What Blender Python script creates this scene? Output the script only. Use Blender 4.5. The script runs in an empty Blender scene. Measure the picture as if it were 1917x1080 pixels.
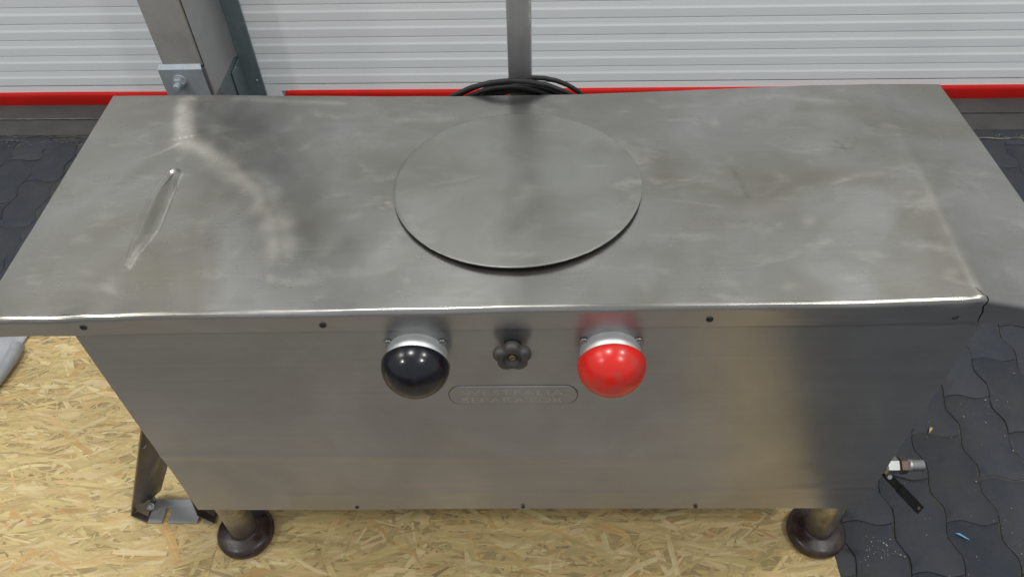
import bpy, bmesh, math, random
from mathutils import Vector, Matrix, noise as mnoise
random.seed(7)
SC = bpy.context.scene
COL = SC.collection

# ---------------------------------------------------------------- camera
FPX = 1441.33
CAM = Vector((0.0187, -0.6492, 0.7841))
PITCH, YAW, ROLL = 0.8280, -0.0411, -0.0406
fw = Vector((math.sin(YAW) * math.cos(PITCH), math.cos(YAW) * math.cos(PITCH), -math.sin(PITCH)))
rt = Vector((math.cos(YAW), -math.sin(YAW), 0))
up = rt.cross(fw)
r2 = rt * math.cos(ROLL) + up * math.sin(ROLL)
u2 = -rt * math.sin(ROLL) + up * math.cos(ROLL)
cd = bpy.data.cameras.new("camera")
cd.sensor_width = 36.0
cd.lens = 36.0 * FPX / 1917.0
cd.clip_start, cd.clip_end = 0.02, 200
cam = bpy.data.objects.new("camera", cd)
COL.objects.link(cam)
m = Matrix.Identity(4)
for i in range(3):
    m[i][0], m[i][1], m[i][2], m[i][3] = r2[i], u2[i], -fw[i], CAM[i]
cam.matrix_world = m
SC.camera = cam

# ---------------------------------------------------------------- hall light
world = bpy.data.worlds.new("World")
SC.world = world
world.use_nodes = True
bg = world.node_tree.nodes["Background"]
bg.inputs[0].default_value = (0.93, 0.97, 1.0, 1)
bg.inputs[1].default_value = 0.55
LAMPS = [(-0.7, 0.3), (2.4, 0.25), (-3.3, 0.2), (2.1, -1.7), (-3.2, -2.0)]
for k, (lx, ly) in enumerate(LAMPS):
    ld = bpy.data.lights.new("ceiling_lamp", 'AREA')
    ld.shape = 'DISK'
    ld.size = 0.34
    ld.energy = 54.0
    ld.color = (1.0, 0.985, 0.955)
    lo = bpy.data.objects.new("ceiling_lamp", ld)
    lo.location = (lx, ly, 3.9)
    COL.objects.link(lo)
SC.view_settings.view_transform = 'Standard'
SC.view_settings.look = 'None'
SC.view_settings.exposure = 0.0
SC.view_settings.gamma = 1.0

# ---------------------------------------------------------------- helpers
class MB:
    def __init__(s):
        s.v, s.f, s.sm = [], [], []

    def add(s, vs, fs, smooth=False):
        o = len(s.v)
        s.v += [tuple(v) for v in vs]
        s.f += [tuple(i + o for i in f) for f in fs]
        s.sm += [smooth] * len(fs)
        return s

    def box(s, a, b, bev=0.0):
        bm = bmesh.new()
        bmesh.ops.create_cube(bm, size=1.0)
        for v in bm.verts:
            v.co = Vector([(a[i] + b[i]) / 2 + v.co[i] * (b[i] - a[i]) for i in range(3)])
        if bev > 0:
            bmesh.ops.bevel(bm, geom=bm.edges[:], offset=bev, segments=2, affect='EDGES', profile=0.5)
        return s.bm(bm)

    def bm(s, bm, smooth=False):
        bm.verts.index_update()
        s.add([v.co[:] for v in bm.verts], [[v.index for v in f.verts] for f in bm.faces], smooth)
        bm.free()
        return s

    def lathe(s, prof, origin, axis=(0, 0, 1), n=48, smooth=True, cap0=False, cap1=False, lob=None):
        ax = Vector(axis).normalized()
        t = Vector((1, 0, 0)) if abs(ax.x) < 0.9 else Vector((0, 0, 1))
        e1 = (t - ax * t.dot(ax)).normalized()
        e2 = ax.cross(e1)
        o = Vector(origin)
        vs, fs = [], []
        for (r, h) in prof:
            for k in range(n):
                a = 2 * math.pi * k / n
                rr = r * (lob(a, r) if lob else 1)
                vs.append(o + ax * h + e1 * (rr * math.cos(a)) + e2 * (rr * math.sin(a)))
        for i in range(len(prof) - 1):
            for k in range(n):
                k2 = (k + 1) % n
                fs.append((i * n + k, i * n + k2, (i + 1) * n + k2, (i + 1) * n + k))
        s.add(vs, fs, smooth)
        if cap0:
            s.add(vs[:n], [tuple(range(n))[::-1]])
        if cap1:
            s.add(vs[-n:], [tuple(range(n))])
        return s

    def cyl(s, p0, p1, r0, r1=None, n=24, smooth=True):
        p0, p1 = Vector(p0), Vector(p1)
        r1 = r0 if r1 is None else r1
        L = (p1 - p0).length
        b = min(0.0012, r0 * 0.2, L * .2)
        return s.lathe([(r0 - b, 0), (r0, b), (r1, L - b), (r1 - b, L)], p0, p1 - p0, n, smooth, True, True)

    def tube(s, pts, rad, n=10, closed=False):
        pts = [Vector(p) for p in pts]
        N = len(pts)
        vs, fs = [], []
        prev = None
        for i, p in enumerate(pts):
            if closed:
                d = pts[(i + 1) % N] - pts[i - 1]
            else:
                d = pts[min(i + 1, N - 1)] - pts[max(i - 1, 0)]
            d.normalize()
            if prev is None:
                t = Vector((0, 0, 1)) if abs(d.z) < .9 else Vector((1, 0, 0))
            else:
                t = prev
            e1 = (t - d * t.dot(d)).normalized()
            prev = e1
            e2 = d.cross(e1)
            r = rad[i] if isinstance(rad, list) else rad
            for k in range(n):
                a = 2 * math.pi * k / n
                vs.append(p + e1 * r * math.cos(a) + e2 * r * math.sin(a))
        for i in range(N if closed else N - 1):
            j = (i + 1) % N
            for k in range(n):
                k2 = (k + 1) % n
                fs.append((i * n + k, i * n + k2, j * n + k2, j * n + k))
        s.add(vs, fs, True)
        if not closed:
            s.add(vs[:n], [tuple(range(n))[::-1]])
            s.add(vs[-n:], [tuple(range(n))])
        return s

    def prism(s, poly, h0, h1, axis='z', smooth=False):
        n = len(poly)
        def P(p, h):
            return {'z': (p[0], p[1], h), 'y': (p[0], h, p[1]), 'x': (h, p[0], p[1])}[axis]
        vs = [P(p, h0) for p in poly] + [P(p, h1) for p in poly]
        fs = [tuple(range(n))[::-1], tuple(range(n, 2 * n))]
        fs += [(i, (i + 1) % n, n + (i + 1) % n, n + i) for i in range(n)]
        return s.add(vs, fs, smooth)

    def build(s, name, mat, parent=None, kind=None, label=None, category=None, group=None, at=None):
        L = Vector((0, 0, 0))
        if at is not None:
            L = Vector(at)
        elif parent is not None:
            L = wloc(parent)
        me = bpy.data.meshes.new(name)
        me.from_pydata([(v[0] - L.x, v[1] - L.y, v[2] - L.z) for v in s.v], [], s.f)
        me.polygons.foreach_set("use_smooth", s.sm)
        bm = bmesh.new(); bm.from_mesh(me)
        bmesh.ops.recalc_face_normals(bm, faces=bm.faces[:])
        bm.to_mesh(me); bm.free()
        me.materials.append(mat)
        o = bpy.data.objects.new(name, me)
        COL.objects.link(o)
        o.location = L if parent is None else (0, 0, 0)
        if parent is not None:
            o.parent = parent
            if at is not None:
                o.location = L - wloc(parent)
        tag(o, label, category, group, kind)
        return o

def wloc(o):
    L = Vector(o.location)
    while o.parent is not None:
        o = o.parent
        L = L + Vector(o.location)
    return L

def tag(o, label=None, category=None, group=None, kind=None):
    for k, v in (('label', label), ('category', category), ('group', group), ('kind', kind)):
        if v:
            o[k] = v
    return o

def thing(name, label, category, loc, group=None):
    o = bpy.data.objects.new(name, None)
    o.empty_display_size = 0.1
    COL.objects.link(o)
    o.location = loc
    return tag(o, label, category, group)

def sharp(o, ang=35):
    me = o.data
    me.polygons.foreach_set("use_smooth", [True] * len(me.polygons))
    me.set_sharp_from_angle(angle=math.radians(ang))
    return o

# ---------------------------------------------------------------- materials
def new_mat(name):
    mt = bpy.data.materials.new(name)
    mt.use_nodes = True
    nt = mt.node_tree
    return mt, nt, nt.nodes["Principled BSDF"]

def N(nt, typ, **kw):
    n = nt.nodes.new(typ)
    for k, v in kw.items():
        setattr(n, k, v)
    return n

def coords(nt, scale=(1, 1, 1), kind="Object"):
    t = N(nt, "ShaderNodeTexCoord")
    mp = N(nt, "ShaderNodeMapping")
    mp.inputs["Scale"].default_value = scale
    nt.links.new(t.outputs[kind], mp.inputs["Vector"])
    return mp.outputs["Vector"]

def noise(nt, vec, scale, detail=4, rough=0.55, dist=0.0):
    n = N(nt, "ShaderNodeTexNoise")
    n.inputs["Scale"].default_value = scale
    n.inputs["Detail"].default_value = detail
    n.inputs["Roughness"].default_value = rough
    n.inputs["Distortion"].default_value = dist
    nt.links.new(vec, n.inputs["Vector"])
    return n.outputs["Fac"]

def ramp(nt, fac, stops):
    r = N(nt, "ShaderNodeValToRGB")
    e = r.color_ramp.elements
    while len(e) < len(stops):
        e.new(0.5)
    for i, (p, c) in enumerate(stops):
        e[i].position = p
        e[i].color = (c[0], c[1], c[2], 1) if isinstance(c, (tuple, list)) else (c, c, c, 1)
    nt.links.new(fac, r.inputs["Fac"])
    return r.outputs["Color"]

def mixc(nt, fac, a, b, blend='MIX'):
    x = N(nt, "ShaderNodeMix", data_type='RGBA', blend_type=blend)
    if isinstance(fac, (int, float)):
        x.inputs[0].default_value = fac
    else:
        nt.links.new(fac, x.inputs[0])
    for sock, v in ((x.inputs[6], a), (x.inputs[7], b)):
        if isinstance(v, tuple):
            sock.default_value = (*v, 1)
        else:
            nt.links.new(v, sock)
    return x.outputs[2]

def bump(nt, p, h, strength, dist=0.001, prev=None):
    b = N(nt, "ShaderNodeBump")
    b.inputs["Strength"].default_value = strength
    b.inputs["Distance"].default_value = dist
    nt.links.new(h, b.inputs["Height"])
    if prev is not None:
        nt.links.new(prev, b.inputs["Normal"])
    nt.links.new(b.outputs["Normal"], p.inputs["Normal"])
    return b.outputs["Normal"]

def steel(name, c0, c1, stain, r0, r1, aniso=0.0, tang=(0, 0, 1), blot=7.0, brush=(2, 160, 160), bstr=0.05, stain_amt=0.5, metal=1.0, streak=0.22, scuff_glint=False):
    mt, nt, p = new_mat(name)
    p.inputs["Metallic"].default_value = metal
    v = coords(nt)
    b1 = noise(nt, v, blot, 3 if scuff_glint else 6, 0.5 if scuff_glint else .62, 0.6)
    base = mixc(nt, ramp(nt, b1, [(0.32, 0.0), (0.68, 1.0)]), c0, c1)
    b2 = noise(nt, v, blot * 0.55, 3 if scuff_glint else 5, 0.5 if scuff_glint else .6, 1.2)
    fac2 = ramp(nt, b2, [(0.5, 0.0), (0.72, stain_amt)])
    base = mixc(nt, fac2, base, stain)
    # fine streaks along the brushing
    vb = coords(nt, brush)
    st = noise(nt, vb, 3.0, 5, 0.7)
    base = mixc(nt, streak, base, ramp(nt, st, [(0.3, 0.25), (0.7, 0.75)]), 'OVERLAY')
    if scuff_glint:
        at = N(nt, "ShaderNodeAttribute"); at.attribute_name = "scuff_glint"
        sf = mixc(nt, 1.0, at.outputs["Fac"], ramp(nt, noise(nt, v, 14, 4, 0.6), [(0.3, 0.4), (0.62, 1.0)]), 'MULTIPLY')
        base = mixc(nt, sf, base, (0.78, 0.73, 0.65))
        # small bright rub marks and dull grey smears
        r1_ = noise(nt, coords(nt, (1.0, 2.4, 1.0)), 9, 4, 0.6, 0.35)
        base = mixc(nt, ramp(nt, r1_, [(0.56, 0.0), (0.74, 0.6)]), base, (0.50, 0.485, 0.45))
        r2_ = noise(nt, coords(nt, (1.0, 1.6, 1.0)), 6.5, 3, 0.55, 0.4)
        base = mixc(nt, ramp(nt, r2_, [(0.5, 0.0), (0.70, 0.65)]), base, (0.27, 0.26, 0.235))
    nt.links.new(base, p.inputs["Base Color"])
    if scuff_glint:
        # brown film, dark rub marks and the dent's painted shade, stored on the sheet
        at2 = N(nt, "ShaderNodeAttribute"); at2.attribute_name = "film_shade"
        base = mixc(nt, at2.outputs["Fac"], base, (0.20, 0.185, 0.15))
        nt.links.new(base, p.inputs["Base Color"])
    b3 = noise(nt, v, blot * 1.7, 3 if scuff_glint else 6, 0.5 if scuff_glint else .65, 0.4)
    rr = ramp(nt, b3, [(0.3, r0), (0.7, r1)])
    rs = mixc(nt, 0.06 if scuff_glint else 0.2, rr, ramp(nt, st, [(0.3, r0 * .8), (0.7, r1 * 1.15)]))
    nt.links.new(rs, p.inputs["Roughness"])
    p.inputs["Anisotropic"].default_value = aniso
    if aniso > 0:
        cx = N(nt, "ShaderNodeCombineXYZ")
        for i in range(3):
            cx.inputs[i].default_value = tang[i]
        nt.links.new(cx.outputs[0], p.inputs["Tangent"])
    n1 = bump(nt, p, st, bstr, 0.0004)
    return mt

M = {}
M['lid'] = steel("worn_lid_steel", (0.365, 0.358, 0.342), (0.288, 0.280, 0.258), (0.225, 0.202, 0.160), 0.19, 0.32, 0.0, blot=6.0, bstr=0.012, stain_amt=0.75, streak=0.10, scuff_glint=True, metal=.94)
M['disc'] = steel("worn_disc_steel", (0.36, 0.356, 0.332), (0.295, 0.29, 0.264), (0.255, 0.247, 0.215), 0.27, 0.38, 0.0, blot=9.0, bstr=0.004, streak=0.04, metal=.95, scuff_glint=True)
M['panel'] = steel("brushed_panel_steel", (0.38, 0.38, 0.388), (0.30, 0.298, 0.302), (0.26, 0.245, 0.235), 0.29, 0.40, 0.55, (0, 0, 1), 4.0, (0.5, 120, 140), 0.012, streak=0.12, metal=.84)
M['post'] = steel("brushed_post_steel", (0.42, 0.425, 0.425), (0.35, 0.35, 0.35), (0.30, 0.28, 0.25), 0.34, 0.46, 0.0, blot=9.0, brush=(160, 160, 2), bstr=0.02, metal=.5, streak=.1)
M['leg'] = steel("dirty_leg_steel", (0.42, 0.39, 0.33), (0.32, 0.29, 0.24), (0.2, 0.15, 0.1), 0.35, 0.5, 0.0, blot=30.0, brush=(120, 120, 6), bstr=0.03, stain_amt=0.8, metal=.85)
M['bracket'] = steel("bracket_steel", (0.46, 0.47, 0.49), (0.39, 0.395, 0.40), (0.32, 0.29, 0.26), 0.30, 0.42, 0.0, blot=14.0, brush=(100, 100, 4), bstr=0.01, stain_amt=0.4, metal=.5, streak=.08)
M['upright'] = steel("dark_bracket_steel", (0.22, 0.205, 0.185), (0.16, 0.15, 0.135), (0.2, 0.15, 0.09), 0.28, 0.4, 0.0, blot=12.0, brush=(100, 100, 4), bstr=0.01, stain_amt=0.6, metal=.9, streak=.08)
M['bright'] = steel("bright_steel", (0.42, 0.43, 0.425), (0.36, 0.36, 0.35), (0.3, 0.29, 0.27), 0.36, 0.46, 0.0, blot=60.0, brush=(90, 90, 90), bstr=0.01, streak=.08)
M['zinc'] = steel("galvanised_steel", (0.22, 0.275, 0.295), (0.17, 0.215, 0.235), (0.18, 0.215, 0.235), 0.42, 0.58, 0.0, blot=26.0, brush=(60, 60, 30), bstr=0.02, metal=.55, streak=.08)
M['zincplate'] = steel("galvanised_plate", (0.33, 0.36, 0.39), (0.27, 0.30, 0.33), (0.26, 0.28, 0.3), 0.45, 0.6, 0.0, blot=20.0, brush=(40, 40, 40), bstr=0.02, metal=.4, streak=.08)
M['alu'] = steel("cast_aluminium", (0.72, 0.74, 0.735), (0.64, 0.66, 0.65), (0.55, 0.55, 0.53), 0.45, 0.58, 0.0, blot=40.0, brush=(8, 60, 60), bstr=0.03, metal=.6, streak=.12)
M['brown_nut'] = steel("rusty_nut_steel", (0.16, 0.12, 0.10), (0.10, 0.08, 0.065), (0.16, 0.08, 0.045), 0.4, 0.5, 0.0, blot=60.0, brush=(40, 40, 40), bstr=0.03, metal=.7)
M['brass'] = steel("old_brass", (0.34, 0.28, 0.17), (0.26, 0.2, 0.12), (0.2, 0.15, 0.1), 0.35, 0.5, 0.0, blot=120.0, brush=(40, 40, 40), bstr=0.03)

def plastic(name, col, col2, rough, rough2, scale=30, bstr=0.0, spec=0.5, bscale=200, c_lo=.35, c_hi=.7):
    mt, nt, p = new_mat(name)
    v = coords(nt)
    f = noise(nt, v, scale, 5, 0.6, 0.4)
    nt.links.new(mixc(nt, ramp(nt, f, [(c_lo, 0.0), (c_hi, 1.0)]), col, col2), p.inputs["Base Color"])
    f2 = noise(nt, v, scale * 1.6, 5, 0.65)
    nt.links.new(ramp(nt, f2, [(0.35, rough), (0.7, rough2)]), p.inputs["Roughness"])
    p.inputs["Specular IOR Level"].default_value = spec
    if bstr:
        bump(nt, p, noise(nt, v, bscale, 6, 0.6), bstr, 0.001)
    return mt

M['blackdome'] = plastic("black_dome_plastic", (0.006, 0.006, 0.009), (0.026, 0.026, 0.027), 0.15, 0.36, 24, 0.02, c_lo=.52, c_hi=.78)
M['reddome'] = plastic("red_dome_plastic", (0.62, 0.016, 0.009), (0.40, 0.05, 0.038), 0.16, 0.38, 26, 0.02, c_lo=.46, c_hi=.70)
M['knob'] = plastic("charcoal_knob_plastic", (0.034, 0.032, 0.033), (0.06, 0.054, 0.05), 0.45, 0.6, 60, 0.15)
M['cable'] = plastic("black_rubber_cable", (0.008, 0.009, 0.010), (0.02, 0.02, 0.019), 0.5, 0.65, 30, 0.1, spec=.3)
M['foot'] = plastic("dark_brown_foot_plastic", (0.024, 0.013, 0.012), (0.075, 0.052, 0.044), 0.26, 0.50, 30, 0.25, c_lo=.45, c_hi=.8)
M['redseal'] = plastic("red_rubber_seal", (0.54, 0.008, 0.004), (0.44, 0.008, 0.005), 0.6, 0.75, 6, 0.05, spec=.25)
M['handle'] = plastic("black_handle_plastic", (0.005, 0.005, 0.005), (0.009, 0.009, 0.009), 0.5, 0.65, 60, 0.05, spec=.2)
M['blackhole'] = plastic("black_screw", (0.012, 0.011, 0.01), (0.03, 0.025, 0.02), 0.5, 0.6, 100)
M['greysheet'] = plastic("grey_foil", (0.36, 0.365, 0.38), (0.25, 0.255, 0.27), 0.38, 0.55, 14, 0.15, bscale=40)
M['chip'] = plastic("pale_wood_chip", (0.55, 0.42, 0.2), (0.42, 0.3, 0.14), 0.7, 0.8, 80)
M['blue'] = plastic("light_blue_plastic", (0.10, 0.32, 0.62), (0.16, 0.42, 0.7), 0.4, 0.5, 80)
M['grit'] = plastic("pale_grit", (0.5, 0.48, 0.43), (0.3, 0.29, 0.26), 0.8, 0.9, 60)
M['gap_shade'] = plastic("painted_gap_shade", (0.01, 0.01, 0.01), (0.02, 0.02, 0.02), 0.7, 0.8, 60)  # near-black colour painting shade in the tear, sheet rim and plate outline

def door_mat():
    mt, nt, p = new_mat("white_door_lacquer")
    v = coords(nt)
    f = noise(nt, v, 1.7, 6, 0.6)
    c = mixc(nt, ramp(nt, f, [(0.35, 0.0), (0.7, 1.0)]), (0.80, 0.83, 0.84), (0.77, 0.80, 0.805))
    g = noise(nt, coords(nt, (1, 1, 8)), 9, 6, 0.7)
    c = mixc(nt, ramp(nt, g, [(0.62, 0.0), (0.8, 0.35)]), c, (0.52, 0.53, 0.51))
    vo = N(nt, "ShaderNodeTexVoronoi"); vo.inputs["Scale"].default_value = 26.0
    nt.links.new(v, vo.inputs["Vector"])
    sp = ramp(nt, vo.outputs["Distance"], [(0.035, 1.0), (0.05, 0.0)])
    gate = ramp(nt, noise(nt, v, 6, 2), [(0.6, 0.0), (0.66, 0.8)])
    sp2 = mixc(nt, 1.0, sp, gate, 'MULTIPLY')
    c = mixc(nt, sp2, c, (0.12, 0.1, 0.08))
    nt.links.new(c, p.inputs["Base Color"])
    p.inputs["Roughness"].default_value = 0.42
    bump(nt, p, noise(nt, v, 900, 2), 0.04, 0.0005)
    return mt
M['door'] = door_mat()

def paver_mat():
    mt, nt, p = new_mat("dark_concrete_paver")
    v = coords(nt, kind="Generated")
    tc = N(nt, "ShaderNodeTexCoord")
    geo = N(nt, "ShaderNodeNewGeometry")
    wp = geo.outputs["Position"]
    oi = N(nt, "ShaderNodeObjectInfo")
    rnd = oi.outputs["Random"]
    c = mixc(nt, rnd, (0.015, 0.020, 0.031), (0.025, 0.030, 0.041))
    f = noise(nt, wp, 14, 7, 0.65)
    c = mixc(nt, ramp(nt, f, [(0.4, 0.0), (0.7, 0.8)]), c, (0.033, 0.036, 0.041))
    f2 = noise(nt, wp, 420, 3, 0.7)
    c = mixc(nt, ramp(nt, f2, [(0.25, 0.7), (0.45, 0.0)]), c, (0.016, 0.017, 0.02))
    f3 = noise(nt, wp, 240, 4, 0.8)
    gate = ramp(nt, noise(nt, wp, 7, 4), [(0.48, 0.0), (0.66, 1.0)])
    sp = mixc(nt, 1.0, ramp(nt, f3, [(0.68, 0.0), (0.74, 0.85)]), gate, 'MULTIPLY')
    c = mixc(nt, sp, c, (0.30, 0.29, 0.27))
    f4 = noise(nt, wp, 5, 5, 0.6)
    c = mixc(nt, ramp(nt, f4, [(0.50, 0.0), (0.72, 0.6)]), c, (0.040, 0.038, 0.030))
    nt.links.new(c, p.inputs["Base Color"])
    p.inputs["Roughness"].default_value = 0.62
    n1 = bump(nt, p, f2, 0.55, 0.0010)
    bump(nt, p, noise(nt, wp, 45, 6, .65), 0.5, 0.004, n1)
    return mt
M['paver'] = paver_mat()

def simple_noise_mat(name, c0, c1, scale, rough, bs=0.3, spk=None):
    mt, nt, p = new_mat(name)
    v = N(nt, "ShaderNodeNewGeometry").outputs["Position"]
    f = noise(nt, v, scale, 7, 0.65)
    c = mixc(nt, ramp(nt, f, [(0.35, 0.0), (0.65, 1.0)]), c0, c1)
    if spk:
        c = mixc(nt, ramp(nt, noise(nt, v, spk[0], 4, 0.7), [(spk[1], 0.0), (spk[1] + .08, 0.7)]), c, spk[2])
    nt.links.new(c, p.inputs["Base Color"])
    p.inputs["Roughness"].default_value = rough
    bump(nt, p, noise(nt, v, scale * 12, 6, 0.6), bs, 0.002)
    return mt
M['joint'] = simple_noise_mat("joint_sand", (0.022, 0.023, 0.022), (0.085, 0.078, 0.06), 22, 0.9, 0.6)
M['threshold'] = simple_noise_mat("threshold_concrete", (0.045, 0.044, 0.044), (0.062, 0.060, 0.056), 9, 0.75, 0.25, (40, 0.68, (0.03, 0.028, 0.026)))
M['mortar'] = simple_noise_mat("pale_mortar", (0.22, 0.2, 0.17), (0.1, 0.095, 0.085), 40, 0.9, 0.5)
M['boardedge'] = simple_noise_mat("board_core", (0.44, 0.33, 0.15), (0.34, 0.25, 0.115), 60, 0.85, 0.5)

def osb_mat():
    mt, nt, p = new_mat("wood_strand")
    at = N(nt, "ShaderNodeAttribute"); at.attribute_name = "strand_tint"
    uv = N(nt, "ShaderNodeUVMap"); uv.uv_map = "grain"
    mp = N(nt, "ShaderNodeMapping"); mp.inputs["Scale"].default_value = (11, 260, 1)
    nt.links.new(uv.outputs[0], mp.inputs["Vector"])
    g = noise(nt, mp.outputs["Vector"], 1.0, 5, 0.65, 0.3)
    c = mixc(nt, 0.75, at.outputs["Color"], ramp(nt, g, [(0.25, 0.33), (0.5, 0.5), (0.75, 0.64)]), 'OVERLAY')
    big = noise(nt, coords(nt, (9, 60, 1)), 1.0, 5, 0.65, 0.5)
    c = mixc(nt, 0.6, c, ramp(nt, big, [(0.3, 0.34), (0.7, 0.62)]), 'OVERLAY')
    wp = N(nt, "ShaderNodeNewGeometry").outputs["Position"]
    st = noise(nt, wp, 5, 5, 0.6)
    c = mixc(nt, ramp(nt, st, [(0.5, 0.0), (0.8, 0.3)]), c, (0.40, 0.30, 0.13))
    # invented grey tint on the unseen board area, greys the panel's reflection
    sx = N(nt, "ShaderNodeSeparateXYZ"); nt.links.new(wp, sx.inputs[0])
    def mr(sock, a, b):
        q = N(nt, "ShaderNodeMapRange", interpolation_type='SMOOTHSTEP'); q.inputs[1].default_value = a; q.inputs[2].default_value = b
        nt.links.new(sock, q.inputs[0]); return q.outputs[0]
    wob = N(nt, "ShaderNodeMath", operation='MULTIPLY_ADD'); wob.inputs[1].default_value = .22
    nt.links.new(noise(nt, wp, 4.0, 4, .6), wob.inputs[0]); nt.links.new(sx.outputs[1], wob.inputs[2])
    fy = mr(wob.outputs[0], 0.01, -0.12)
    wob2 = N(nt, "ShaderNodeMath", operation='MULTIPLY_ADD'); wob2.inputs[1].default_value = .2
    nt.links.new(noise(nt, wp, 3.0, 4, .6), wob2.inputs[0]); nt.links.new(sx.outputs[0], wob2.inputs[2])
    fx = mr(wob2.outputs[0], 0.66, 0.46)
    reflect_tint = mixc(nt, 1.0, fy, fx, 'MULTIPLY')
    reflect_tint = mixc(nt, 1.0, reflect_tint, ramp(nt, noise(nt, wp, 6, 5, .6), [(.3, .72), (.6, 1.0)]), 'MULTIPLY')
    c = mixc(nt, reflect_tint, c, (0.285, 0.262, 0.238))
    nt.links.new(c, p.inputs["Base Color"])
    p.inputs["Roughness"].default_value = 0.55
    p.inputs["Specular IOR Level"].default_value = 0.3
    bump(nt, p, g, 0.25, 0.0006)
    return mt
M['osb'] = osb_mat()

# ---------------------------------------------------------------- setting: paved floor
ZP = -0.75            # top of pavers
ZB = -0.73            # top of strand board
mb = MB().add([(-30, -30, ZP - .0030), (30, -30, ZP - .0030), (30, 30, ZP - .0030), (-30, 30, ZP - .0030)], [(0, 1, 2, 3)])
floor = mb.build("floor", M['joint'], None, kind='structure')

PX, PY = 0.1075, 0.2115
def door_y(x):
    return 1.675 - 0.0168 * (x + 1.862)
def zig(t):           # sideways wave of the long joints, one period per half block
    t = t % 1.0
    pts = [(0, 0), (.18, .0055), (.34, .0075), (.5, 0), (.66, -.0075), (.84, -.0055), (1, 0)]
    for (a, va), (b, vb) in zip(pts, pts[1:]):
        if a <= t <= b:
            return va + (vb - va) * (t - a) / (b - a)
    return 0
def zag(t):
    return -zig(t) * 0.8
def paver_outline(gap=0.0011):
    hx, hy = PX / 2, PY / 2
    out = []
    for k in range(12):
        t = k / 12; out.append((hx - gap + zig(t * 2), -hy + t * PY, 'r'))
    for k in range(6):
        t = k / 6; out.append((hx - t * PX, hy - gap + zag(t), 't'))
    for k in range(12):
        t = 1 - k / 12; out.append((-hx + gap + zig(t * 2), -hy + t * PY, 'l'))
    for k in range(6):
        t = 1 - k / 6; out.append((hx - t * PX, -hy + gap + zag(t), 'b'))
    # pull the corner points in from both joints
    res = []
    for x, y, s_ in out:
        if s_ in 'tb':
            x = max(-hx + gap, min(hx - gap, x))
        else:
            y = max(-hy + gap, min(hy - gap, y))
        res.append((x, y))
    return res
def paver_mesh(seed):
    rp = random.Random(seed)
    ol = paver_outline(rp.uniform(.0002, .0009))
    n = len(ol)
    cx_, cy_ = 0, 0
    ol = [(x * (1 - abs(mnoise.noise(Vector((x * 60, y * 60, seed * 3.7)))) * .016), y * (1 - abs(mnoise.noise(Vector((y * 60, x * 60, seed * 5.1)))) * .009)) for x, y in ol]
    vs = []
    def inset(d):
        res = []
        for i in range(n):
            a, b = Vector(ol[i - 1]), Vector(ol[(i + 1) % n])
            t = (b - a); t.normalize()
            nn = Vector((-t.y, t.x))
            res.append((ol[i][0] + nn.x * d, ol[i][1] + nn.y * d))
        return res
    rings = [(0, -0.03), (0, -0.0022), (0.0008, -0.0006), (0.0022, 0.0)]
    for d, z in rings:
        for (x, y) in inset(d):
            vs.append((x, y, z))
    fs = []
    for r in range(3):
        for i in range(n):
            j = (i + 1) % n
            fs.append((r * n + i, r * n + j, (r + 1) * n + j, (r + 1) * n + i))
    fs.append(tuple(range(3 * n, 4 * n)))
    me = bpy.data.meshes.new("paver")
    me.from_pydata(vs, [], fs)
    me.polygons.foreach_set("use_smooth", [True] * (len(fs) - 1) + [False])
    me.set_sharp_from_angle(angle=math.radians(40))
    me.materials.append(M['paver'])
    return me
pms = [paver_mesh(k) for k in range(6)]
rest_v = []
for k in range(-34, 32):
    x = 0.765 + PX * (k + .5)
    off = 0.187 if k % 2 == 0 else 0.085
    for j in range(-14, 8):
        y = off - PY / 2 + PY * (j + 1) - PY * 0
        yend = y + PY / 2
        lim = door_y(x) - 0.185
        if y - PY / 2 > lim - .03:
            continue
        in_view = (x > 0.56 and x < 1.95 and y > -0.17) or (x < -1.15 and x > -1.98 and y > 0.62) or (-1.15 <= x <= .56 and y > 0.86)
        if in_view:
            o = bpy.data.objects.new("paver", random.choice(pms))
            COL.objects.link(o)
            o.parent = floor
            s_ = 1.0
            yy = y
            if yend > lim:     # cut block against the threshold
                s_ = (lim - (y - PY / 2)) / PY
                yy = (y - PY / 2 + lim) / 2
            o.location = (x + random.uniform(-.0008, .0008), yy + random.uniform(-.0008, .0008), ZP + random.uniform(-.0016, .0012))
            o.scale = (1, s_, 1)
            o.rotation_euler = (random.uniform(-.006, .006), random.uniform(-.006, .006), random.uniform(-.004, .004))
        elif yend < lim and not (-1.75 < x < 0.56 and -1.9 < y < 0.72):
            rest_v.append((x, y))
mb = MB()
ol = paver_outline()
for x, y in rest_v:
    c = [(x + a, y + b, ZP - random.uniform(0, .0015)) for a, b in ol]
    mb.add(c, [tuple(range(len(c)))])
mb.build("distant_pavers", M['paver'], floor, kind='stuff')

# concrete threshold strip under the doors
def strip(name, x0, x1, d0, d1, z0, z1, mat, bev=0.002):
    a, b = Vector((x0, door_y(x0), 0)), Vector((x1, door_y(x1), 0))
    q = MB()
    vs = []
    for z in (z0, z1):
        for (xx, d) in ((x0, d0), (x1, d0), (x1, d1), (x0, d1)):
            vs.append((xx, door_y(xx) - d, z))
    q.add(vs, [(3, 2, 1, 0), (4, 5, 6, 7), (0, 1, 5, 4), (1, 2, 6, 5), (2, 3, 7, 6), (3, 0, 4, 7)])
    return q
q = strip("t", -4, 4, -0.12, 0.092, ZP - .06, ZP + .002, None)
q2 = strip("t", -4, 4, 0.095, 0.183, ZP - .06, ZP - .001, None)
q.add(q2.v, q2.f)
q.build("threshold", M['threshold'], None, kind='structure')
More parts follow.
